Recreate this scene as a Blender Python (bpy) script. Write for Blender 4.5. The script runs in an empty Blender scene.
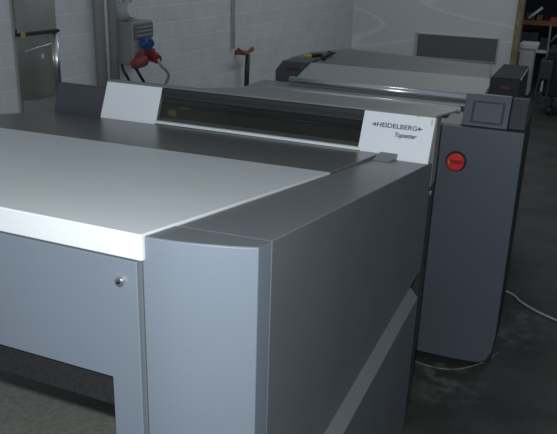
import bpy, bmesh, math, random
from mathutils import Vector, Matrix
random.seed(7)
C = bpy.context.scene.collection
SL = 0.153                                   # fall of the input table towards the back
def top(y, g=0.0): return 1.2 - SL*y + g

# ------------------------------------------------------------------ materials
def mat(name, col, rough=.5, metal=0.0, noise=0.0, nscale=8.0, bump=0.0, bscale=60.0, col2=None, spec=.5, coat=0.0, detail=6):
    m = bpy.data.materials.new(name); m.use_nodes = True
    nt = m.node_tree; b = nt.nodes['Principled BSDF']
    b.inputs['Base Color'].default_value = (*col, 1); b.inputs['Roughness'].default_value = rough
    b.inputs['Metallic'].default_value = metal; b.inputs['Specular IOR Level'].default_value = spec
    b.inputs['Coat Weight'].default_value = coat
    tc = nt.nodes.new('ShaderNodeTexCoord')
    if noise or col2:
        n = nt.nodes.new('ShaderNodeTexNoise'); n.inputs['Scale'].default_value = nscale; n.inputs['Detail'].default_value = detail
        nt.links.new(tc.outputs['Object'], n.inputs['Vector'])
        r = nt.nodes.new('ShaderNodeValToRGB'); c2 = col2 or tuple(min(1, c*(1+noise)) for c in col)
        c1 = col if col2 else tuple(c*(1-noise) for c in col)
        r.color_ramp.elements[0].position = .35; r.color_ramp.elements[1].position = .68
        r.color_ramp.elements[0].color = (*c1, 1); r.color_ramp.elements[1].color = (*c2, 1)
        nt.links.new(n.outputs['Fac'], r.inputs['Fac']); nt.links.new(r.outputs['Color'], b.inputs['Base Color'])
    if bump:
        n2 = nt.nodes.new('ShaderNodeTexNoise'); n2.inputs['Scale'].default_value = bscale; n2.inputs['Detail'].default_value = 4
        nt.links.new(tc.outputs['Object'], n2.inputs['Vector'])
        bp = nt.nodes.new('ShaderNodeBump'); bp.inputs['Strength'].default_value = bump; bp.inputs['Distance'].default_value = .01
        nt.links.new(n2.outputs['Fac'], bp.inputs['Height']); nt.links.new(bp.outputs['Normal'], b.inputs['Normal'])
    return m

def brick_mat(name):
    m = bpy.data.materials.new(name); m.use_nodes = True; nt = m.node_tree; b = nt.nodes['Principled BSDF']
    g = nt.nodes.new('ShaderNodeNewGeometry'); sp = nt.nodes.new('ShaderNodeSeparateXYZ'); cb = nt.nodes.new('ShaderNodeCombineXYZ')
    nt.links.new(g.outputs['Position'], sp.inputs[0]); ad = nt.nodes.new('ShaderNodeMath'); ad.operation = 'ADD'
    nt.links.new(sp.outputs['X'], ad.inputs[0]); nt.links.new(sp.outputs['Y'], ad.inputs[1])
    nt.links.new(ad.outputs[0], cb.inputs['X']); nt.links.new(sp.outputs['Z'], cb.inputs['Y'])
    br = nt.nodes.new('ShaderNodeTexBrick'); nt.links.new(cb.outputs[0], br.inputs['Vector'])
    br.inputs['Scale'].default_value = 1; br.inputs['Brick Width'].default_value = .25; br.inputs['Row Height'].default_value = .125
    br.inputs['Mortar Size'].default_value = .007; br.inputs['Mortar Smooth'].default_value = .6
    br.inputs['Color1'].default_value = (.72, .745, .76, 1); br.inputs['Color2'].default_value = (.69, .715, .73, 1)
    br.inputs['Mortar'].default_value = (.78, .80, .81, 1)
    n = nt.nodes.new('ShaderNodeTexNoise'); n.inputs['Scale'].default_value = 5; n.inputs['Detail'].default_value = 8
    nt.links.new(cb.outputs[0], n.inputs['Vector'])
    mx = nt.nodes.new('ShaderNodeMix'); mx.data_type = 'RGBA'; mx.blend_type = 'MULTIPLY'; mx.inputs[0].default_value = .25
    nt.links.new(br.outputs['Color'], mx.inputs[6]); nt.links.new(n.outputs['Fac'], mx.inputs[7])
    nt.links.new(mx.outputs[2], b.inputs['Base Color']); b.inputs['Roughness'].default_value = .75
    bp = nt.nodes.new('ShaderNodeBump'); bp.inputs['Strength'].default_value = .35; bp.inputs['Distance'].default_value = .003; bp.invert = True
    nt.links.new(br.outputs['Fac'], bp.inputs['Height']); nt.links.new(bp.outputs['Normal'], b.inputs['Normal'])
    return m

def floor_mat():
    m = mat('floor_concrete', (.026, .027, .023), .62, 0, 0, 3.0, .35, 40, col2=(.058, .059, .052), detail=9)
    nt = m.node_tree; b = nt.nodes['Principled BSDF']; src = b.inputs['Base Color'].links[0].from_socket
    tc = nt.nodes.new('ShaderNodeTexCoord'); acc = None
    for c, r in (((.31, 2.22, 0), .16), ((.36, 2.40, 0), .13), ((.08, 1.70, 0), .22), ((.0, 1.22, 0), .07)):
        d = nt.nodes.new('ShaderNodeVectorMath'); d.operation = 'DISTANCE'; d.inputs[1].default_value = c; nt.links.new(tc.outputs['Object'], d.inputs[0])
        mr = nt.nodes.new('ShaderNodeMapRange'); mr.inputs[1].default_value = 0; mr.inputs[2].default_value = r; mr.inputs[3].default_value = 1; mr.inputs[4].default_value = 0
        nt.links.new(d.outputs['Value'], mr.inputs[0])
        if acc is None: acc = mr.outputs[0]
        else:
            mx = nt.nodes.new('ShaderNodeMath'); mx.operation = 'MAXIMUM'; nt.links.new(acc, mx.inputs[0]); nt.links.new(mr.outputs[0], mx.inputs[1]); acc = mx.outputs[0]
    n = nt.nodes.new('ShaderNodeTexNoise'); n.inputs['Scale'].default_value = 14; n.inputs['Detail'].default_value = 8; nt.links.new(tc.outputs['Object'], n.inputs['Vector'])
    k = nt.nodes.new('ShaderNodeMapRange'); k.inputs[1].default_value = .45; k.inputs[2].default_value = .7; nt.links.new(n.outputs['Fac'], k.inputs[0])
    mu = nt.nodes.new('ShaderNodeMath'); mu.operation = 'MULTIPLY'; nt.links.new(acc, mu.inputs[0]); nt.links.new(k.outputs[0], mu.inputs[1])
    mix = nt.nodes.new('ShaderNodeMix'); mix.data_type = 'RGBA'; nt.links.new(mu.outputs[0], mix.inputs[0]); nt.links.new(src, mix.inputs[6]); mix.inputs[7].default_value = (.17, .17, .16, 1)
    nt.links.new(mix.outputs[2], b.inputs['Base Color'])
    return m

def back_wall_mat():
    # painted smooth wall with faint paler curves, a reflective sheen put into the colour
    m = bpy.data.materials.new('smooth_white_wall'); m.use_nodes = True; nt = m.node_tree; b = nt.nodes['Principled BSDF']
    tc = nt.nodes.new('ShaderNodeTexCoord'); mp = nt.nodes.new('ShaderNodeMapping'); mp.inputs['Scale'].default_value = (.5, 1, 2.2)
    mp.inputs['Rotation'].default_value = (0, .25, 0)
    nt.links.new(tc.outputs['Object'], mp.inputs[0])
    w = nt.nodes.new('ShaderNodeTexNoise'); w.inputs['Scale'].default_value = .9; w.inputs['Detail'].default_value = 1; w.inputs['Distortion'].default_value = .5
    nt.links.new(mp.outputs[0], w.inputs['Vector'])
    r = nt.nodes.new('ShaderNodeValToRGB'); e = r.color_ramp.elements
    e[0].position = .47; e[0].color = (.66, .69, .69, 1); e[1].position = .53; e[1].color = (.66, .69, .69, 1)
    k = e.new(.50); k.color = (.80, .82, .82, 1)
    nt.links.new(w.outputs['Fac'], r.inputs['Fac']); nt.links.new(r.outputs['Color'], b.inputs['Base Color'])
    b.inputs['Roughness'].default_value = .6
    return m

def mesh_mat():
    m = bpy.data.materials.new('black_foam_strip'); m.use_nodes = True; nt = m.node_tree; b = nt.nodes['Principled BSDF']
    tc = nt.nodes.new('ShaderNodeTexCoord'); v = nt.nodes.new('ShaderNodeTexVoronoi'); v.inputs['Scale'].default_value = 160
    nt.links.new(tc.outputs['Object'], v.inputs['Vector'])
    r = nt.nodes.new('ShaderNodeValToRGB'); r.color_ramp.elements[0].color = (.014, .015, .016, 1); r.color_ramp.elements[1].color = (.004, .004, .005, 1)
    nt.links.new(v.outputs['Distance'], r.inputs['Fac']); nt.links.new(r.outputs['Color'], b.inputs['Base Color']); b.inputs['Roughness'].default_value = .9
    return m

def glass_mat():
    m = bpy.data.materials.new('tinted_glass'); m.use_nodes = True; nt = m.node_tree
    nt.nodes.remove(nt.nodes['Principled BSDF']); out = nt.nodes['Material Output']
    t = nt.nodes.new('ShaderNodeBsdfTransparent'); t.inputs[0].default_value = (.66, .66, .63, 1)
    g = nt.nodes.new('ShaderNodeBsdfGlossy'); g.inputs['Roughness'].default_value = .08; g.inputs['Color'].default_value = (.9, .9, .9, 1)
    f = nt.nodes.new('ShaderNodeFresnel'); f.inputs['IOR'].default_value = 1.45
    mx = nt.nodes.new('ShaderNodeMixShader')
    nt.links.new(f.outputs[0], mx.inputs[0]); nt.links.new(t.outputs[0], mx.inputs[1]); nt.links.new(g.outputs[0], mx.inputs[2])
    nt.links.new(mx.outputs[0], out.inputs['Surface']); return m

M = dict(
 lid = mat('white_lid_lacquer', (.62, .64, .645), .45, 0, .02, 5, .05, 220),
 plate = mat('grey_table_sheet', (.125, .126, .124), .30, .25, .04, 6),
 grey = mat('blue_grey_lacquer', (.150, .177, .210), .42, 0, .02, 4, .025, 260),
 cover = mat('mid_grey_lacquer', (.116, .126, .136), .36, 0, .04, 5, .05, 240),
 tower = mat('slate_blue_lacquer', (.082, .095, .118), .45, 0, .03, 4, .05, 240),
 white = mat('white_panel_lacquer', (.80, .83, .86), .40, 0, .01, 4),
 strip = mat('white_edge_strip', (.82, .87, .88), .4),
 black = mat('black_plastic', (.012, .014, .017), .55, spec=.25),
 dark = mat('dark_steel', (.035, .037, .04), .5, .2),
 endcap = mat('anthracite_end_cap', (.058, .064, .078), .55),
 cabside = mat('dark_cabinet_side', (.022, .024, .027), .75, spec=.2),
 bridge = mat('light_grey_extrusion', (.24, .245, .24), .45, .3, .05, 10),
 beige = mat('beige_grey_side_plate', (.19, .187, .172), .5, .1),
 alu = mat('bright_aluminium_tube', (.75, .76, .77), .28, .9),
 steel = mat('stainless_steel', (.60, .575, .52), .36, .85, .15, 3, .04, 30),
 lidfar = mat('pale_grey_cover_panel', (.31, .325, .32), .55),
 topfar = mat('grey_processor_lid', (.13, .134, .132), .45, 0, .06, 3),
 pipe = mat('grey_pvc_pipe', (.27, .275, .27), .5),
 pipew = mat('pale_pipe', (.62, .63, .64), .5),
 box = mat('grey_switch_box', (.30, .315, .31), .5),
 boxd = mat('dark_grey_socket_box', (.15, .155, .155), .5),
 blue = mat('blue_socket_plastic', (.018, .09, .25), .4),
 red = mat('red_plug_plastic', (.24, .035, .025), .5),
 gripred = mat('dark_red_grip', (.26, .012, .014), .4),
 swred = mat('red_switch_plastic', (.62, .035, .03), .35),
 yellow = mat('yellow_plastic', (.40, .34, .08), .5),
 cable = mat('black_cable', (.02, .02, .022), .5),
 cablew = mat('pale_cable', (.42, .43, .42), .5),
 ink = mat('dark_blue_print', (.07, .085, .13), .5),
 green = mat('dark_green_hose', (.01, .05, .035), .4),
 tapred = mat('worn_red_tap_handle', (.25, .09, .06), .5),
 wood = mat('raw_wood_edge', (.27, .23, .13), .7, 0, .25, 12),
 glassdark = mat('dark_window_glass', (.13, .142, .14), .4),
 orange = mat('orange_shelf_beam', (.22, .085, .03), .6),
 carton = mat('brown_carton', (.12, .085, .05), .8, 0, .2, 9),
 navy = mat('navy_crate', (.03, .035, .06), .6),
 paper = mat('white_paper_stack', (.62, .64, .62), .7),
 screw = mat('chrome_lock', (.75, .75, .76), .2, 1.0),
 led = mat('dim_red_display', (.10, .015, .015), .4),
 gapm = mat('dark_gap', (.02, .021, .023), .8),
 rust = mat('white_hood_plastic', (.5, .52, .52), .5),
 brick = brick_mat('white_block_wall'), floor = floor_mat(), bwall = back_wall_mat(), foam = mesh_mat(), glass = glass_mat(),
 signred = mat('red_shop_box', (.5, .03, .03), .5),
 lit_floor = mat('warm_grey_lit_floor', (.20, .198, .178), .8, 0, .15, 60),
 inner = mat('dark_inner_cover', (.06, .06, .055), .7, 0, .2, 14),
 hoodm = mat('dark_slate_hood', (.045, .050, .060), .6, spec=.3),
 frame = mat('cream_window_frame', (.46, .46, .41), .6),
 tape = mat('pale_yellow_tape', (.62, .60, .34), .6),
 dust = mat('pale_dust', (.13, .135, .125), .9, 0, .4, 40),
)

# ------------------------------------------------------------------ mesh helpers
class MB:
    def __init__(s): s.bm = bmesh.new()
    def hexa(s, p):                                  # 4 bottom + 4 top points, same winding
        v = [s.bm.verts.new(q) for q in p]
        for f in ((3,2,1,0),(4,5,6,7),(0,1,5,4),(1,2,6,5),(2,3,7,6),(3,0,4,7)): s.bm.faces.new([v[i] for i in f])
        return s
    def box(s, x0, x1, y0, y1, z0, z1):
        return s.hexa([(x0,y0,z0),(x1,y0,z0),(x1,y1,z0),(x0,y1,z0),(x0,y0,z1),(x1,y0,z1),(x1,y1,z1),(x0,y1,z1)])
    def prism(s, pts, ax, a, b):                     # polygon in the two other axes, extruded along ax
        def mk(t, q):
            return {'x': (t, q[0], q[1]), 'y': (q[0], t, q[1]), 'z': (q[0], q[1], t)}[ax]
        A = [s.bm.verts.new(mk(a, q)) for q in pts]; B = [s.bm.verts.new(mk(b, q)) for q in pts]; n = len(pts)
        s.bm.faces.new(A); s.bm.faces.new(B[::-1])
        for i in range(n): s.bm.faces.new((A[i], B[i], B[(i+1) % n], A[(i+1) % n]))
        return s
    def slab(s, pts, topf, botf):                    # plan polygon with height functions (x, y) -> z
        A = [s.bm.verts.new((x, y, botf(x, y))) for x, y in pts]; B = [s.bm.verts.new((x, y, topf(x, y))) for x, y in pts]; n = len(pts)
        s.bm.faces.new(A); s.bm.faces.new(B[::-1])
        for i in range(n): s.bm.faces.new((A[i], B[i], B[(i+1) % n], A[(i+1) % n]))
        return s
    def cyl(s, p, q, r, r2=None, n=20):
        p, q = Vector(p), Vector(q); d = q-p
        mtx = Matrix.Translation((p+q)/2) @ d.to_track_quat('Z', 'Y').to_matrix().to_4x4()
        bmesh.ops.create_cone(s.bm, cap_ends=True, segments=n, radius1=r, radius2=r if r2 is None else r2, depth=d.length, matrix=mtx)
        return s
    def tube(s, pts, r, n=8):
        P = [Vector(p) for p in pts]; rings = []
        for i, p in enumerate(P):
            t = (P[min(i+1, len(P)-1)]-P[max(i-1, 0)]).normalized(); q = t.to_track_quat('Z', 'Y')
            rings.append([s.bm.verts.new(p + q @ Vector((r*math.cos(2*math.pi*k/n), r*math.sin(2*math.pi*k/n), 0))) for k in range(n)])
        for a, b in zip(rings, rings[1:]):
            for k in range(n): s.bm.faces.new((a[k], a[(k+1) % n], b[(k+1) % n], b[k]))
        s.bm.faces.new(rings[0][::-1]); s.bm.faces.new(rings[-1]); return s
    def build(s, name, m, parent=None, bevel=0, smooth=False, loc=None):
        bmesh.ops.recalc_face_normals(s.bm, faces=s.bm.faces)
        me = bpy.data.meshes.new(name); s.bm.to_mesh(me); s.bm.free()
        o = bpy.data.objects.new(name, me); C.objects.link(o); me.materials.append(m)
        if parent is not None:
            o.parent = parent; o.matrix_parent_inverse = Matrix.Translation(-parent_world(parent))
        if smooth:
            for f in me.polygons: f.use_smooth = True
        if bevel:
            b = o.modifiers.new('bevel', 'BEVEL'); b.width = bevel; b.segments = 3; b.limit_method = 'ANGLE'; b.angle_limit = math.radians(30)
            b.harden_normals = True
            for f in me.polygons: f.use_smooth = True
        return o
def parent_world(o):
    return o.location.copy() if o.type == 'EMPTY' else Vector((0, 0, 0))
def thing(name, label, cat, loc, group=None):
    o = bpy.data.objects.new(name, None); C.objects.link(o); o.location = loc; o.empty_display_size = .1
    o['label'] = label; o['category'] = cat
    if group: o['group'] = group
    return o
def tag(o, label, cat, group=None):
    o['label'] = label; o['category'] = cat
    if group: o['group'] = group
    return o
def structure(o): o['kind'] = 'structure'; return o
def smooth_path(pts, n=6):
    P = [Vector(p) for p in pts]; out = []
    for i in range(len(P)-1):
        a, b, c, d = P[max(i-1, 0)], P[i], P[i+1], P[min(i+2, len(P)-1)]
        for k in range(n):
            t = k/n; out.append(.5*((2*b)+(c-a)*t+(2*a-5*b+4*c-d)*t*t+(3*b-a-3*c+d)*t**3))
    return out+[P[-1]]
def lettering(name, body, width, height, origin, right, up, m, parent, shear=0, thick=.0):
    cu = bpy.data.curves.new(name, 'FONT'); cu.body = body; cu.size = 1; cu.shear = shear; cu.offset = thick; cu.extrude = .004
    tmp = bpy.data.objects.new('tmp', cu); C.objects.link(tmp)
    dg = bpy.context.evaluated_depsgraph_get(); me = bpy.data.meshes.new_from_object(tmp.evaluated_get(dg))
    bpy.data.objects.remove(tmp); bpy.data.curves.remove(cu)
    xs = [v.co.x for v in me.vertices]; ys = [v.co.y for v in me.vertices]; x0, x1, y0, y1 = min(xs), max(xs), min(ys), max(ys)
    right, up = Vector(right).normalized(), Vector(up).normalized(); nrm = right.cross(up); O = Vector(origin)
    for v in me.vertices:
        a, b, c = (v.co.x-x0)/(x1-x0)*width, (v.co.y-y0)/(y1-y0)*height, v.co.z*.2
        v.co = O+right*a+up*b+nrm*(c+.0008)
    o = bpy.data.objects.new(name, me); C.objects.link(o); me.materials.clear(); me.materials.append(m)
    o.parent = parent; o.matrix_parent_inverse = Matrix.Translation(-parent_world(parent)); return o

# ------------------------------------------------------------------ setting
structure(MB().box(-2.7, 4.5, -1.6, 13, -.1, 0).build('floor', M['floor']))
WX = -2.45
wl = MB()
wl.box(WX-.3, WX, -1.6, 2.20, 0, 3.2).box(WX-.3, WX, 2.53, 8.4, 0, 3.2).box(WX-.3, WX, 2.20, 2.53, 1.9, 3.2).box(WX-.7, WX-.3, 1.9, 2.9, 0, 3.2)
structure(wl.build('wall_left', M['brick']))
structure(MB().box(WX-.3, -.415, 8.4, 8.6, 0, 3.2).build('wall_back', M['bwall']))
structure(MB().box(-.415, -.345, 8.36, 8.62, 0, 3.2).build('trim_1', M['wood'], bevel=.004))
structure(MB().box(WX-.02, WX+.008, 2.185, 2.2, 0, 1.9).box(WX-.28, WX-.02, 2.19, 2.205, 0, 1.9).build('trim_2', M['lidfar'], bevel=.002))
structure(MB().box(-2.7, 4.5, 12.6, 12.8, 0, 3.2).build('wall_far', mat('dim_far_wall', (.05, .05, .045), .8, 0, .5, 2)))
# window in the back wall: dark pane in a pale frame
wf = structure(MB().box(-1.60, -.575, 8.37, 8.40, .725, .735).box(-1.60, -.575, 8.37, 8.40, .44, .450).box(-1.60, -1.57, 8.37, 8.40, .44, .735).box(-.590, -.575, 8.37, 8.40, .44, .735).build('window_1', M['frame'], bevel=.003))
MB().box(-1.572, -.588, 8.375, 8.395, .448, .728).build('pane', M['glassdark'], wf)

# ------------------------------------------------------------------ platesetter in front
PS = thing('platesetter', 'large grey printing plate machine in the foreground, white sloping table lid and white corner panels', 'machine', (-.7, .6, 0))
LX0, LX1, LY0 = -1.47, -.163, -.066
z12 = lambda x, y: top(y, .006)
MB().slab([(LX0, LY0), (LX1, LY0), (LX1, .822), (LX0, .735)], z12, lambda x, y: top(y, -.038)).build('table_lid', M['lid'], PS, bevel=.003)
MB().slab([(LX0, .738), (LX1, .825), (LX1, 1.325), (LX0, 1.29)], lambda x, y: top(y, .0055+.011*max(0, (y-.83)/.5)), lambda x, y: top(y, -.02)).build('rear_table_sheet', M['plate'], PS, bevel=.001)
MB().slab([(LX1+.0005, 1.222), (-.104, 1.222), (-.104, 1.338), (LX1+.0005, 1.338)], lambda x, y: 1.0168, lambda x, y: .985).build('corner_plate', M['cover'], PS, bevel=.0005)
fp = MB().prism([(LX0, 1.167), (-.176, 1.167), (-.176, .0), (-.232, .0), (-.232, .949), (LX0, .949)], 'y', -.062, -.040)
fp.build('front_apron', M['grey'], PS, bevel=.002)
fb = MB().cyl((-.206, -.062, 1.130), (-.206, -.069, 1.130), .0085, .0075).build('cover_bolt', M['screw'], PS, bevel=.001)
MB().cyl((-.206, -.0685, 1.130), (-.206, -.0705, 1.130), .0035, n=6).build('bolt_socket', M['black'], fb)
MB().box(LX0, -.234, -.038, .0, .875, .97).build('foam_strip', M['foam'], PS)
MB().box(-.1758, -.1725, -.052, -.03, 0, 1.165).build('seam_edge', M['cover'], PS)
front = [(-.168, -.0575), (-.157, -.0570), (-.133, -.0545), (-.110, -.0500), (-.078, -.0395), (-.037, -.0225), (0, 0)]
MB().slab(front+[(0, .0495), (-.168, .033)], lambda x, y: top(y)+.001, lambda x, y: .0).build('front_column', M['grey'], PS, bevel=.0018)
MB().slab([(x*.99-.0005, y+.0015) for x, y in front]+[(-.0005, .0495), (-.166, .033)], lambda x, y: top(y)+.0022, lambda x, y: top(y)-.003).build('column_cap', M['cover'], PS, bevel=.0006)
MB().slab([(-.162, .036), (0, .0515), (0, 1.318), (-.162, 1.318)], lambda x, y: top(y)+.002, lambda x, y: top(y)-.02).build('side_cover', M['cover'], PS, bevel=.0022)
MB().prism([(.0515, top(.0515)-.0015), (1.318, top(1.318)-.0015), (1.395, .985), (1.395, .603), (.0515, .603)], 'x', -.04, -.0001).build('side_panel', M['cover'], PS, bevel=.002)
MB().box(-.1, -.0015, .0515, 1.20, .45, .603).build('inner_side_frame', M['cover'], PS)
MB().prism([(-.001, .603), (.028, .572), (.028, 0), (-.06, 0), (-.06, .603)], 'y', .0515, 1.235).build('lower_side_panel', M['cover'], PS, bevel=.002)
MB().box(-.12, -.035, 1.16, 1.39, .0, .985).build('rear_leg', M['dark'], PS, bevel=.002)
MB().box(-1.40, -1.30, 1.1, 1.25, 0, 1.0).build('rear_leg', M['dark'], PS, bevel=.002)
MB().box(-1.47, -1.39, -.038, .03, 0, 1.16).build('front_leg', M['grey'], PS, bevel=.002)
MB().box(-1.44, -.26, .02, 1.2, .30, .32).build('lit_floor_sheet', M['lit_floor'], PS)  # added sheet, its paler colour stands in for flash-lit floor under the table
# bridge with window
def br(z): return 1.335 + (z-1.02)*.44
zb, zt = 1.003, 1.1435
def panel(x0, x1, xt0, xt1, name, zb0=1.004, zt0=1.1435, d=.02):
    f = [(x0, br(zb0), zb0), (x1, br(zb0), zb0), (xt1, br(zt0), zt0), (xt0, br(zt0), zt0)]
    b = [(p[0], p[1]+d, p[2]-.005) for p in f]
    return MB().hexa(f+b).build(name, M['white'], PS, bevel=.0015)
panel(-1.267, -1.023, -1.267, -1.023, 'left_corner_panel')
rp = panel(-.240, -.003, -.240, -.003, 'right_corner_panel', .990)
MB().box(-1.024, -.232, 1.327, 1.40, 1.014, 1.0225).build('window_ledge', M['strip'], PS, bevel=.0008)
MB().box(-1.024, -.232, 1.330, 1.345, .985, 1.0142).build('ledge_base', M['plate'], PS)
# rails over the window
rl = MB()
rl.prism([(br(1.135), 1.135), (br(1.122), 1.122), (br(1.122)+.02, 1.122), (br(1.135)+.02, 1.135)], 'x', -1.022, -.241)
rl.prism([(br(1.112)+.006, 1.116), (br(1.10)+.004, 1.103), (br(1.10)+.03, 1.10), (br(1.112)+.03, 1.116)], 'x', -1.022, -.241)
rl.build('window_rail', M['dark'], PS, bevel=.001)
MB().prism([(br(1.118)+.003, 1.1215), (br(1.112)+.003, 1.1165), (br(1.112)+.03, 1.1165), (br(1.118)+.03, 1.1215)], 'x', -1.022, -.241).build('window_rail', M['dark'], PS)
gl = [(-1.023, br(1.022)+.004, 1.022), (-.24, br(1.022)+.004, 1.022), (-.24, br(1.10)+.004, 1.102), (-1.023, br(1.10)+.004, 1.102)]
MB().hexa(gl+[(p[0], p[1]+.004, p[2]) for p in gl]).build('window_pane', M['glass'], PS)
MB().cyl((-1.02, 1.388, 1.075), (-.242, 1.388, 1.075), .007, n=16).build('guide_bar', M['dark'], PS, smooth=True)
MB().box(-1.022, -.241, 1.398, 1.4035, 1.0, 1.13).build('inner_cover', M['inner'], PS)
MB().box(-.985, -.955, 1.365, 1.375, 1.038, 1.062).build('reflection_spot', M['yellow'], PS, bevel=.002)  # added yellow block standing in for a reflection in the window
MB().box(-.94, -.90, 1.372, 1.382, 1.068, 1.074).build('reflection_spot', M['yellow'], PS, bevel=.002)  # second added block, also a window reflection given as colour
# top of the bridge
MB().slab([(-1.267, 1.386), (-.003, 1.386), (.040, 1.515), (.040, 1.565), (-.700, 1.565), (-.750, 1.525), (-.880, 1.425), (-1.267, 1.411)], lambda x, y: 1.1435, lambda x, y: 1.1365).build('bridge_top', M['bridge'], PS, bevel=.001)
MB().cyl((-.70, 1.575, 1.137), (.046, 1.555, 1.137), .012).build('rear_tube', M['alu'], PS, smooth=True)
MB().box(-.062, -.001, 1.40, 1.47, .0, .90).build('lower_side_plate', M['dark'], PS)
MB().box(-.062, .001, 1.40, 1.47, .90, 1.136).build('bridge_side_plate', M['beige'], PS, bevel=.002)
MB().box(-.70, -.06, 1.54, 1.56, .2, 1.136).build('bridge_back_plate', M['dark'], PS)
MB().box(-1.267, -.70, 1.4045, 1.41, .2, 1.136).build('left_back_plate', M['black'], PS)
MB().box(-1.26, -.06, 1.345, 1.54, .2, .93).build('bridge_body', M['dark'], PS)
MB().prism([(1.337, .2), (1.337, 1.02), (1.372, 1.1125), (1.40, 1.1125), (1.40, .2)], 'x', -1.49, -1.269).build('end_cap', M['endcap'], PS, bevel=.002)
hp = MB().box(-.028, .0, 1.405, 1.43, .90, .935).build('hinge', M['alu'], PS, bevel=.002)
MB().box(-.02, .003, 1.41, 1.425, .868, .882).build('hinge', M['alu'], PS, bevel=.002)
# lettering on the right corner panel
for xa, xb, za, zc in ((-.064, -.056, 1.132, 1.139), (-.016, -.009, 1.112, 1.132)):
    p = [(xa, br(za)-.0006, za), (xb, br(za)-.0006, za), (xb, br(zc)-.0006, zc), (xa, br(zc)-.0006, zc)]
    MB().hexa([(q[0], q[1]+.0008, q[2]) for q in p]+p).build('tape_mark', M['tape'], PS)
up = Vector((0, .44, 1)).normalized(); rt = Vector((1, 0, 0))
def on_panel(x, z): return Vector((x, br(z), z))
lettering('logo_lettering', 'HEIDELBERG', .134, .0155, on_panel(-.190, 1.0915), rt, up, M['ink'], PS, 0, .012)
lettering('model_lettering', 'Topsetter', .072, .0195, on_panel(-.125, 1.0625), rt, up, M['ink'], PS, .35, .02)
def stroke(x0, x1, z0, z1):
    nrm = rt.cross(up)*.001; mk = MB()
    a = [on_panel(x0, z0)+nrm, on_panel(x1, z0)+nrm, on_panel(x1, z1)+nrm, on_panel(x0, z1)+nrm]
    mk.hexa([p-nrm*.8 for p in a]+[p for p in a]); mk.build('logo_arm', M['ink'], PS)
for sx, x in ((-1, -.190), (1, -.056)):
    xa, xb = sorted((x+sx*.002, x+sx*.016)); stroke(xa, xb, 1.0962, 1.1000)
    xa, xb = sorted((x+sx*.005, x+sx*.0085)); stroke(xa, xb, 1.0925, 1.1038)

# ------------------------------------------------------------------ cabinet with the main switch
CB = thing('control_cabinet', 'tall slate blue cabinet with a red rotary switch, standing right of the white logo panel', 'cabinet', (.09, 2.1, 0))
x0, x1 = -.068, .247
fr = [(x0, 1.02), (x1, 1.02), (x1+.004, .6), (x1+.006, .16), (x1-.001, .09), (x1-.02, .05), (x1-.05, .034), (.10, .026), (x0+.002, .026)]
MB().prism(fr, 'y', 1.84, 1.862).build('door', M['tower'], CB, bevel=.003)
MB().box(x0-.006, x0+.0005, 1.838, 1.852, .026, 1.02).build('door_edge_glint', M['bridge'], CB)  # added lighter strip, imitates the rounded door edge catching the flash
MB().slab([(x0+.002, 1.863), (x1-.003, 1.863), (x1-.003, 2.26), (x0+.002, 2.26)], lambda x, y: 1.0195, lambda x, y: .03).build('body', M['cabside'], CB, bevel=.003)
MB().slab([(x0+.02, 1.875), (x1-.06, 1.866), (x1-.02, 2.0), (x1-.02, 2.24), (x0+.02, 2.24)], lambda x, y: .03, lambda x, y: .0).build('plinth', M['black'], CB)
MB().box(-.062, .008, 1.868, 2.12, 1.0195, 1.0215).build('top_plate', M['beige'], CB)
ins = MB().prism([(1.880, 1.0195), (1.930, 1.133), (1.965, 1.133), (2.02, 1.0195)], 'x', .009, .179).build('top_control_panel', M['tower'], CB, bevel=.003)
MB().prism([(1.895, 1.0195), (1.943, 1.125), (2.0, 1.125), (2.24, 1.0195)], 'x', .181, .242).build('side_hood', M['hoodm'], CB, bevel=.004)
def face(x0, x1, t0, t1, d):
    P = lambda x, t, d: (x, 1.880+.050*t-.0916*d*10, 1.0195+.1135*t+.04*d*10)
    return MB().hexa([P(x0, t0, d-.0006), P(x1, t0, d-.0006), P(x1, t1, d-.0006), P(x0, t1, d-.0006), P(x0, t0, d), P(x1, t0, d), P(x1, t1, d), P(x0, t1, d)])
face(.040, .160, .10, .80, .0010).build('panel_frame', M['hoodm'], ins)
face(.049, .151, .16, .745, .0018).build('membrane', M['tower'], ins)
sw = MB().cyl((.012, 1.84, .884), (.012, 1.832, .884), .040, n=36).build('switch_bezel', M['black'], CB, bevel=.001)
kn = MB().cyl((.012, 1.832, .884), (.012, 1.818, .884), .035, .033, n=36).build('switch_knob', M['swred'], CB, bevel=.002)
MB().box(-.008, .042, 1.804, 1.818, .8845, .8935).build('switch_grip', M['gripred'], kn, bevel=.002)
MB().box(-.014, -.006, 1.8165, 1.8178, .878, .889).build('switch_mark', M['yellow'], kn)

# ------------------------------------------------------------------ plate processor behind
PP = thing('plate_processor', 'long grey plate processor with roller tubes and black end consoles, behind the front machine', 'machine', (-.55, 2.9, 0))
MB().box(-1.27, -.072, 1.66, 2.88, .12, .90).build('conveyor_body', M['dark'], PP, bevel=.003)
MB().box(-1.26, -.078, 1.70, 2.86, .90, .94).build('conveyor_table', M['bridge'], PP)
MB().cyl((-1.076, 2.80, .967), (-.105, 2.80, .960), .018).build('roller_tube', M['alu'], PP, smooth=True)
MB().cyl((-1.10, 2.40, .93), (-.09, 2.38, .93), .025).build('roller_tube', M['dark'], PP, smooth=True)
MB().cyl((-.62, 2.10, .925), (-.30, 2.10, .925), .012).build('roller_tube', M['alu'], PP, smooth=True)
MB().hexa([(-1.066, 2.885, .94), (-.035, 2.885, .94), (-.030, 2.90, .93), (-1.066, 2.90, .93), (-1.066, 2.88, .970), (-.035, 2.88, .970), (-.020, 3.05, 1.033), (-1.050, 3.05, 1.033)]).build('inlet_cover', M['lidfar'], PP, bevel=.0015)
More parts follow.
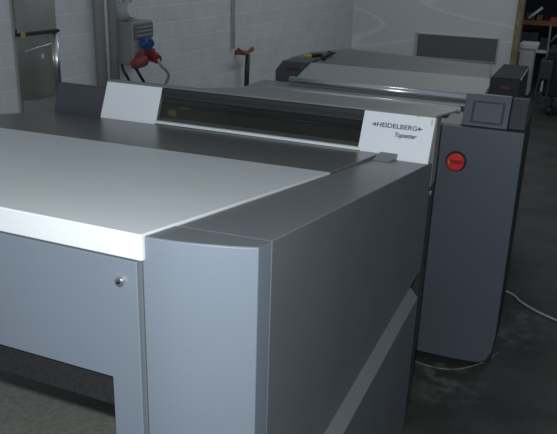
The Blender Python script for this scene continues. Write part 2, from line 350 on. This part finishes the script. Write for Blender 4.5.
MB().slab([(-1.24, 3.21), (-1.045, 3.21), (-1.045, 3.055), (-.035, 3.055), (-.105, 3.62), (-1.08, 3.84), (-1.22, 3.53)], lambda x, y: 1.030, lambda x, y: .92).build('processor_lid', M['topfar'], PP, bevel=.003)
MB().box(-1.22, .10, 3.06, 3.5, .1, .92).build('processor_body', M['dark'], PP)
# right console
c = MB().prism([(2.985, .93), (3.0, 1.045), (3.57, 1.045), (3.57, .4), (2.985, .4)], 'x', -.028, .122).build('console', M['black'], PP, bevel=.003)
MB().box(-.022, .116, 3.005, 3.565, 1.045, 1.048).build('console_top', M['cabside'], c)
MB().box(.03, .075, 2.986, 2.993, .995, 1.010).build('display', M['led'], c)
MB().prism([(2.52, .05), (2.52, .90), (2.97, .90), (2.97, .05)], 'x', -.045, .185).build('console_housing', M['endcap'], PP, bevel=.004)
MB().box(.1225, .1255, 3.03, 3.55, 1.040, 1.051).build('console_rim', M['alu'], c)
# left console
c = MB().prism([(-1.25, .40), (-1.25, .978), (-1.206, 1.036), (-1.05, 1.038), (-1.084, .948), (-1.10, .40)], 'y', 3.0, 3.2).build('console', M['endcap'], PP, bevel=.004)
MB().box(-1.18, -1.10, 2.995, 3.0, .985, 1.0).build('display', M['led'], c)

# small things on the processor lid
tag(MB().tube([(-1.165, 3.225, 1.042), (-1.115, 3.24, 1.042)], .012).build('marker_pen', M['yellow'], smooth=True), 'small yellow marker lying on the far left end of the processor lid', 'pen')
pl = thing('pliers', 'small dark pliers lying on the processor lid beside the brick wall', 'tool', (-1.07, 3.3, 1.03))
MB().tube(smooth_path([(-1.12, 3.25, 1.045), (-1.09, 3.29, 1.048), (-1.05, 3.37, 1.045)]), .014).build('handle', M['cable'], pl, smooth=True)
MB().tube(smooth_path([(-1.02, 3.20, 1.045), (-1.05, 3.27, 1.048), (-1.05, 3.37, 1.045)]), .014).build('handle', M['cable'], pl, smooth=True)
MB().cyl((-1.05, 3.37, 1.049), (-1.03, 3.43, 1.049), .018, .006).build('jaw', M['dark'], pl, smooth=True)

# ------------------------------------------------------------------ along the left wall
dc = thing('steel_duct', 'shiny stainless steel duct standing in the wall recess at far left', 'duct', (-2.45, 2.36, 0))
MB().prism([(-2.70, 2.206), (-2.452, 2.206), (-2.438, 2.26), (-2.428, 2.33), (-2.425, 2.40), (-2.428, 2.46), (-2.436, 2.50), (-2.70, 2.50)], 'z', .80, 1.155).build('duct_casing', M['steel'], dc, bevel=.004)
MB().box(-2.70, -2.45, 2.206, 2.524, .0, .70).build('duct_base', M['dark'], dc)
MB().box(-2.70, -2.44, 2.215, 2.524, .70, .80).build('duct_foot', M['pipe'], dc, bevel=.003)
MB().box(-2.70, -2.41, 2.206, 2.527, 1.157, 1.172).build('flange', M['dark'], dc, bevel=.002)
MB().box(-2.412, -2.405, 2.207, 2.235, 1.150, 1.178).build('tape_patch', M['yellow'], dc)
MB().prism([(2.206, 1.172), (2.525, 1.172), (2.525, 1.85), (2.36, 1.85), (2.30, 1.40)], 'x', -2.70, -2.43).build('hood', M['steel'], dc, bevel=.003)
MB().prism([(2.206, 1.19), (2.29, 1.40), (2.34, 1.85), (2.206, 1.85)], 'x', -2.68, -2.42).build('hood_gusset', M['pipe'], dc)
MB().cyl((-2.430, 2.508, .80), (-2.430, 2.508, 1.155), .016, n=24).build('rounded_edge', M['alu'], dc, smooth=True)
MB().tube(smooth_path([(-2.437, 2.262, 1.068), (-2.428, 2.33, 1.082), (-2.425, 2.40, 1.088), (-2.427, 2.47, 1.096)]), .0035).build('highlight_bead', M['alu'], dc, smooth=True)  # added bright bead, imitates a curved highlight on the steel
MB().box(-2.426, -2.423, 2.375, 2.39, 1.02, 1.045).build('sticker', M['paper'], dc)

GP = 'grey riser pipes on the white block wall'
for k, (ya, lab) in enumerate(((2.905, 'grey vertical riser pipe nearer the steel duct'), (3.035, 'grey vertical riser pipe nearer the switch box'))):
    r = thing('riser_pipe', lab, 'pipe', (-2.41, ya, 0), GP)
    MB().cyl((-2.41, ya, 0), (-2.41, ya, 3.2), .034, n=24).build('pipe', M['pipe'], r, smooth=True)
    MB().box(-2.45, -2.40, ya-.045, ya+.045, .50, .52).build('clamp', M['dark'], r)
tag(MB().cyl((-2.42, 2.970, 0), (-2.42, 2.970, 3.2), .023, n=16).build('conduit', M['pipew'], smooth=True), 'thin pale conduit squeezed between the two grey riser pipes', 'pipe')

sb = thing('socket_box', 'grey electrical distribution box with blue and red sockets on the wall', 'electrical box', (-2.38, 3.12, 0))
bb = MB().box(-2.45, -2.30, 3.10, 3.335, .905, 1.178).build('enclosure', M['box'], sb, bevel=.006)
MB().cyl((-2.42, 3.10, 1.02), (-2.42, 3.094, 1.02), .007).build('cover_screw', M['alu'], bb)
pb = MB().box(-2.302, -2.285, 3.115, 3.325, 1.07, 1.165).build('breaker_window', M['boxd'], sb, bevel=.004)
for k in range(3): MB().box(-2.286, -2.279, 3.125, 3.315, 1.085+.026*k, 1.095+.026*k).build('rib', M['pipe'], pb, bevel=.001)
s1 = MB().cyl((-2.30, 3.215, 1.045), (-2.245, 3.205, 1.03), .036, .042, n=24).build('blue_socket', M['blue'], sb, bevel=.004)
s1['label'] = 'blue socket'
MB().cyl((-2.27, 3.165, 1.05), (-2.27, 3.265, 1.035), .030, .030).build('socket_flap', M['blue'], s1, bevel=.003)
for ya, za in ((3.15, .955), (3.265, .975)):
    s2 = MB().cyl((-2.30, ya, za), (-2.262, ya, za-.012), .038, .040, n=24).build('red_socket', M['red'], sb, bevel=.004)
    s2['label'] = 'red socket'
cabs = ((3.15, .945, (-2.20, 2.96, .935), M['red'], 'red industrial plug under the grey wall box, the left and larger looking one', [(-2.19, 2.97, .90), (-2.18, 3.04, .80), (-2.24, 3.17, .68), (-2.40, 3.14, .4)], M['cable']),
        (3.265, .965, (-2.19, 3.22, .94), M['red'], 'red industrial plug under the grey wall box, right one with the pale cord', [(-2.18, 3.24, .90), (-2.19, 3.35, .82), (-2.26, 3.38, .70), (-2.40, 3.40, .4)], M['cablew']))
for ya, za, e, mm, lab, path, cm in cabs:
    pg = thing('power_plug', lab, 'plug', (-2.25, ya, za), 'red power plugs')
    MB().cyl((-2.262, ya, za-.012), e, .040, .030, n=20).build('plug_body', mm, pg, bevel=.003)
    MB().tube(smooth_path([e]+path), .010).build('cord', cm, pg, smooth=True)
tag(MB().tube(smooth_path([(-2.40, 3.11, .90), (-2.38, 3.10, .86), (-2.36, 3.13, .78), (-2.40, 3.18, .60)]), .009).build('cable', M['cable'], smooth=True), 'thin black cable curving down from the left bottom of the grey box', 'cable')
hl = thing('wall_lamp', 'pale plastic fitting on the wall just above the grey electrical box', 'fitting', (-2.38, 3.05, 1.2))
MB().cyl((-2.42, 3.15, 1.23), (-2.31, 3.13, 1.25), .062, .048, n=24).build('housing', M['rust'], hl, bevel=.006)
MB().cyl((-2.40, 3.20, 1.178), (-2.40, 3.20, 1.9), .03).build('stem', M['rust'], hl, smooth=True)

tp = thing('wall_tap', 'small worn red tap on the block wall above a green hose', 'tap', (-2.40, 4.9, .78))
MB().cyl((-2.45, 4.92, .79), (-2.34, 4.92, .79), .022).build('valve_body', M['tapred'], tp, smooth=True)
MB().hexa([(-2.35, 4.74, .835), (-2.35, 4.89, .775), (-2.33, 4.89, .775), (-2.33, 4.74, .835), (-2.35, 4.74, .853), (-2.35, 4.9, .795), (-2.33, 4.9, .795), (-2.33, 4.74, .853)]).build('handle', M['tapred'], tp, bevel=.004)
MB().hexa([(-2.35, 4.9, .775), (-2.35, 5.06, .80), (-2.33, 5.06, .80), (-2.33, 4.9, .775), (-2.35, 4.9, .795), (-2.35, 5.04, .835), (-2.33, 5.04, .835), (-2.33, 4.9, .795)]).build('handle', M['tapred'], tp, bevel=.004)
tag(MB().tube([(-2.36, 4.985, .77), (-2.37, 4.99, .6), (-2.38, 5.0, .3), (-2.38, 5.0, 0)], .022, 14).build('hose', M['green'], smooth=True), 'dark green hose running straight down from the wall tap', 'hose')
tag(MB().cyl((-2.43, 4.83, .83), (-2.43, 4.83, 3.2), .013).build('water_pipe', M['pipew'], smooth=True), 'thin pale water pipe rising above the red tap', 'pipe')

# ------------------------------------------------------------------ cables and dust on the floor
tag(MB().tube(smooth_path([(.10, 2.72, .006), (.25, 2.66, .006), (.31, 2.58, .006), (.40, 2.50, .006), (.52, 2.43, .006), (.75, 2.30, .006)]), .0055).build('floor_cable', M['cablew'], smooth=True), 'pale cable leaving the cabinet foot across the dark floor', 'cable')
tag(MB().tube(smooth_path([(-.11, 1.80, .003), (.02, 1.775, .003), (.12, 1.80, .003), (.21, 1.90, .003), (.27, 2.03, .003)]), .004, 6).build('floor_cable', M['dust'], smooth=True), 'thin pale cord curving on the floor round the front of the slate cabinet', 'cord')

# ------------------------------------------------------------------ shop clutter beyond the wall
rk = thing('storage_rack', 'dim storage rack with orange beam in the far room, right edge', 'rack', (.2, 9.9, 0))
for x in (-.62, .93):
    MB().box(x-.03, x+.03, 9.6, 9.66, 0, 1.7).build('upright', M['dark'], rk); MB().box(x-.03, x+.03, 10.2, 10.26, 0, 1.7).build('upright', M['dark'], rk)
for z, mm in ((.50, M['paper']), (.86, M['orange']), (1.30, M['dark'])):
    MB().box(-.65, .96, 9.58, 10.26, z-.03, z+.01 if z == .5 else z+.03).build('shelf', mm, rk)
MB().box(-.6, .9, 10.24, 10.28, .0, 1.6).build('back_board', M['gapm'], rk)
def crate(x0, x1, z0, h, m, lab, name='storage_box', cat='box'):
    t = thing(name, lab, cat, ((x0+x1)/2, 9.8, z0), 'boxes on the far rack')
    MB().box(x0, x1, 9.64, 10.05, z0, z0+h).build('box', m, t, bevel=.008)
    MB().box(x0-.006, x1+.006, 9.634, 10.056, z0+h*.8, z0+h*.86).build('rim', M['dark'], t)
crate(-.42, -.20, .51, .22, M['navy'], 'navy box on the rack below the orange beam, next to wooden wall edge')
crate(-.17, -.05, .51, .16, M['cable'], 'small black box on the rack middle, below the orange beam')
crate(.12, .45, .51, .26, M['carton'], 'brown carton on the rack at the right frame edge')
crate(-.40, -.28, .89, .10, M['cable'], 'black box on the orange beam beside wooden wall edge')
crate(-.26, -.19, .89, .07, M['orange'], 'small orange box standing on the orange beam')
crate(-.085, .25, .84, .10, M['signred'], 'bright red box on the rack at the right frame edge')
tag(MB().cyl((-.36, 9.62, .91), (-.20, 9.62, 1.06), .018).build('cardboard_tube', M['paper'], smooth=True), 'pale tube leaning diagonally on the far rack above the orange beam', 'tube')
tag(MB().cyl((-.035, 9.52, .0), (-.06, 9.52, .86), .014).build('metal_rod', M['bridge'], smooth=True), 'thin upright metal rod in front of the far rack', 'rod')
tag(MB().cyl((-.04, 9.5, .62), (.08, 9.5, .78), .012).build('metal_rod', M['bridge'], smooth=True), 'thin slanting metal rod in front of the far rack', 'rod')
wb = thing('white_bin', 'white waste bin standing against the wooden wall edge in the far room', 'bin', (-.24, 8.9, 0))
MB().slab([(-.345, 8.75), (-.17, 8.75), (-.17, 9.1), (-.345, 9.1)], lambda x, y: .60, lambda x, y: .02).build('bin_body', M['rust'], wb, bevel=.01)
MB().slab([(-.36, 8.73), (-.14, 8.73), (-.14, 9.12), (-.36, 9.12)], lambda x, y: .66, lambda x, y: .60).build('rim', M['paper'], wb, bevel=.008)
# dark machine on castors
mc = thing('floor_machine', 'black machine with hanging cables in the dark room beyond, right frame edge', 'machine', (.35, 7.9, 0))
MB().box(.04, .8, 7.6, 8.3, .22, .72).build('housing', M['black'], mc, bevel=.02)
MB().box(-.02, .12, 7.55, 7.8, .40, .62).build('motor', M['dark'], mc, bevel=.02)
for x, y in ((.14, 7.7), (.72, 7.7), (.14, 8.2), (.72, 8.2)):
    MB().cyl((x-.02, y, .05), (x+.02, y, .05), .05).box(x-.012, x+.012, y-.01, y+.01, .05, .23).build('castor', M['cable'], mc)
MB().tube(smooth_path([(-.0, 7.55, .45), (-.02, 7.5, .25), (.04, 7.48, .17), (.10, 7.5, .25), (.09, 7.55, .45)]), .012).build('cable_loop', M['cable'], mc, smooth=True)
tag(MB().box(-.06, .9, 9.3, 9.5, .0, .12).build('pallet', M['paper'], bevel=.004), 'pale low pallet on the floor behind the black machine', 'pallet')

# ------------------------------------------------------------------ camera
cam = bpy.data.cameras.new('camera'); co = bpy.data.objects.new('camera', cam); C.objects.link(co)
YAW, PITCH, ROLL, FPX = -0.38917799228807604, 0.35147951535543953, 0.03232341698990349, 714.8385444793207
ca, sa = math.cos(YAW), math.sin(YAW)
F = Vector((sa*math.cos(PITCH), ca*math.cos(PITCH), -math.sin(PITCH))); Rr = Vector((ca, -sa, 0)); U = Rr.cross(F)
R2 = math.cos(ROLL)*Rr+math.sin(ROLL)*U; U2 = -math.sin(ROLL)*Rr+math.cos(ROLL)*U
POS = Vector((0.40039393, -0.90266082, 1.61384863))
co.matrix_world = Matrix(((R2.x, U2.x, -F.x, POS.x), (R2.y, U2.y, -F.y, POS.y), (R2.z, U2.z, -F.z, POS.z), (0, 0, 0, 1)))
cam.sensor_width = 36; cam.sensor_fit = 'HORIZONTAL'; cam.lens = FPX*36/557; cam.clip_start = .02
bpy.context.scene.camera = co

# ------------------------------------------------------------------ light: the camera's flash and added ambient and far-room fill
def point(name, loc, power, r, col):
    l = bpy.data.lights.new(name, 'POINT'); l.energy = power; l.shadow_soft_size = r; l.color = col
    o = bpy.data.objects.new(name, l); C.objects.link(o); o.location = loc; return o
point('flash', POS + U2*.06 - R2*.03 + F*.01, 72, .012, (.93, .97, 1.0))
def area(name, loc, rot, sx, sy, power, col):
    l = bpy.data.lights.new(name, 'AREA'); l.shape = 'RECTANGLE'; l.size = sx; l.size_y = sy; l.energy = power; l.color = col
    o = bpy.data.objects.new(name, l); C.objects.link(o); o.location = loc; o.rotation_euler = rot; return o
area('far_room_fill', (-.5, 5.5, 3.1), (0, 0, 0), .3, 3, 11, (1, .97, .9))  # added lamp out of view, brightens the far part of the room
w = bpy.data.worlds.new('world'); bpy.context.scene.world = w; w.use_nodes = True
w.node_tree.nodes['Background'].inputs[0].default_value = (.72, .86, 1.0, 1); w.node_tree.nodes['Background'].inputs[1].default_value = .17  # even bluish ambient fill in place of bounced room light
vs = bpy.context.scene.view_settings; vs.view_transform = 'Standard'; vs.look = 'None'; vs.exposure = .55; vs.gamma = 1; vs.use_curve_mapping = False
